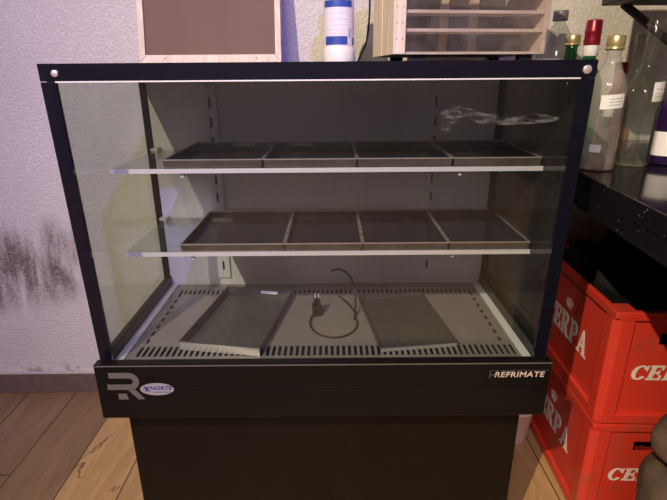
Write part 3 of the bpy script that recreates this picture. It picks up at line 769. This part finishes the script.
bottle('glass_bottle', (.637, .512, ZG), body_prof(.034, .165, .225, .0145, .275), M['green'], 'small green bottle with gold cap between the crimson-capped bottle and the plastic one',
       extra=[('cap', cap_prof(.0185, .266, .292), M['gold'])])
bottle('plastic_bottle', (.652, .640, ZG), [(0, 0), (.044, 0), (.052, .006), (.055, .02), (.055, .20), (.054, .225), (.048, .26), (.036, .295), (.022, .320), (.0155, .328), (.0155, .345)], M['pet'],
       'clear plastic bottle with grey screw cap near the wall behind the case', extra=[('cap', cap_prof(.0195, .336, .362), M['greycap']), ('white_band', [(.0555, .232), (.0545, .236), (.0535, .238)], M['label'])])
bottle('glass_bottle', (.770, .505, ZG), body_prof(.033, .12, .17, .0135, .205), M['amberg'], 'small amber bottle with red cap behind the large clear bottle', extra=[('cap', cap_prof(.016, .200, .226), M['redcap'])])
bottle('glass_bottle', (.752, .408, ZG), body_prof(.034, .15, .215, .012, .285), M['clear'], 'slim clear bottle without cap standing behind the large clear bottle', extra=[('lip', [(.012, .270), (.0145, .271), (.0145, .284), (.012, .286)], M['clear'])])
bottle('glass_bottle', (.690, .385, ZG), body_prof(.020, .06, .085, .010, .105), M['amberg'], 'tiny amber bottle between the hazy bottle and the large clear one', extra=[('cap', cap_prof(.012, .100, .118), M['label'])])

# ------------------------------------------------------------------ rack standing on the counter, its end in view top right
rk = thing('metal_rack', (1.0, .40, ZG), 'black metal rack with diagonal brace above the bottles in the top right corner', 'rack')
MB().box(.612, 1.30, .245, .345, 1.268, 1.290).build('shelf_board', M['rack'], rk, bevel=.002)
for x in (.96, 1.27):
    for y in (.251, .327): MB().box(x, x + .018, y, y + .014, ZG, 1.60).build('post', M['rack'], rk)
for x, y, s in ((.96, .282, -1), (1.27, .282, -1)):
    pass
def bar(mb, p, q, w):
    p, q = Vector(p), Vector(q); d = (q - p); Ln = d.length; zq = d.to_track_quat('Z', 'Y').to_matrix().to_4x4()
    mt_ = Matrix.Translation(p) @ zq; mb.box(-w, w, -w, w, 0, Ln, mt_); return mb
bar(MB(), (.655, .334, 1.270), (.962, .334, 1.068), .0065).build('brace', M['rack'], rk)
bar(MB(), (.80, .257, 1.270), (.962, .257, 1.160), .0065).build('brace', M['rack'], rk)
MB().box(.90, 1.30, .245, .345, 1.53, 1.548).build('upper_board', M['rack'], rk)
cb = thing('carton_box', (.74, .30, 1.2905), 'brown carton on the black rack, above the top edge of the picture', 'box')
MB().box(.622, .86, .255, .341, 1.2905, 1.515).build('carton_body', M['carton'], cb, bevel=.002)
MB().box(.700, .760, .2538, .2548, 1.2910, 1.515).build('packing_tape', M['pine'], cb)

# ------------------------------------------------------------------ lamps
def lamp(name, loc, target, kind, energy, color, label, face, **kw):
    t_ = thing(name, (loc[0], loc[1], ZC), label, 'lamp')
    loc = Vector(loc)
    MB().lathe([(0, 0), (.05, 0), (.05, .012), (0, .012)], 24, (loc.x, loc.y, ZC - .0125)).build('ceiling_rose', M['housing'], t_, smooth=True)
    MB().lathe([(0, 0), (.01, 0), (.01, ZC - .012 - loc.z - .06), (0, ZC - .012 - loc.z - .06)], 12, (loc.x, loc.y, loc.z + .06)).build('stem', M['housing'], t_, smooth=True)
    m = MB(); m.lathe([(.055, .0), (.06, .0), (.05, .08), (.02, .10), (0, .10), (0, .095), (.018, .095), (.045, .078), (.055, 0)], 28)
    d = (Vector(target) - loc).normalized(); q = (-d).to_track_quat('Z', 'Y').to_matrix().to_4x4()
    bmesh.ops.transform(m.bm, matrix=Matrix.Translation(loc) @ q, verts=m.bm.verts); m.build('shade', M['housing'], t_, smooth=True)
    ld = bpy.data.lights.new(name, kind); ld.energy = energy; ld.color = color
    for k, v in kw.items(): setattr(ld, k, v)
    o_ = bpy.data.objects.new(name + '_light', ld); col.objects.link(o_); o_.location = loc + d * .01; o_.rotation_euler = d.to_track_quat('-Z', 'Y').to_euler()
    o_.parent = t_; o_.location = o_.location - Vector(t_.location)
    return o_
lamp('warm_ceiling_spotlight', (-1.05, -2.0, 2.72), (1.0, .45, .85), 'SPOT', 375, (1.0, .81, .58), 'warm ceiling spotlight behind the viewer', M['lampw'], spot_size=math.radians(82), spot_blend=1.0, shadow_soft_size=.018)
lamp('violet_ceiling_spotlight', (.45, -2.2, 2.5), (-.75, .75, 1.35), 'SPOT', 200, (.32, .24, 1.0), 'violet ceiling spotlight behind the viewer on the right', M['lampb'], spot_size=math.radians(54), spot_blend=1.0, shadow_soft_size=.03)
def area_fill(name, x, y, sx, sy, energy, color, label):
    t_ = thing(name, (x, y, ZC), label, 'lamp')
    MB().box(x - sx / 2, x + sx / 2, y - sy / 2, y + sy / 2, ZC - .04, ZC - .001).build('housing', M['housing'], t_)  # box that goes with the added fill light
    ld = bpy.data.lights.new(name, 'AREA'); ld.shape = 'RECTANGLE'; ld.size = sx; ld.size_y = sy; ld.energy = energy; ld.color = color
    o_ = bpy.data.objects.new(name + '_light', ld); col.objects.link(o_); o_.parent = t_; o_.location = (0, 0, -.045)
area_fill('ceiling_panel_light', -.5, -2.7, .9, .9, 74, (1.0, .87, .90), 'added square fill light at the ceiling behind the viewer')  # unseen soft fill, added to brighten the room and the case interior
w = bpy.data.worlds.new('World'); S.world = w; w.use_nodes = True
w.node_tree.nodes['Background'].inputs[0].default_value = (.02, .018, .02, 1); w.node_tree.nodes['Background'].inputs[1].default_value = 1

# ------------------------------------------------------------------ camera
cd = bpy.data.cameras.new('Camera'); cam = bpy.data.objects.new('Camera', cd); col.objects.link(cam)
cd.sensor_width = 36; cd.sensor_fit = 'HORIZONTAL'; cd.lens = 36 * 491 / 667; cd.clip_start = .02
cam.location = (.0224, -.843, 1.13)
pitch, yaw, roll = .3423, .0007, .0076
cam.rotation_euler = (Matrix.Rotation(-yaw, 4, 'Z') @ Matrix.Rotation(PI / 2 - pitch, 4, 'X') @ Matrix.Rotation(-roll, 4, 'Z')).to_euler()
S.camera = cam
S.view_settings.view_transform = 'Standard'; S.view_settings.look = 'None'; S.view_settings.gamma = 1; S.view_settings.exposure = .08
S.view_settings.use_curve_mapping = False
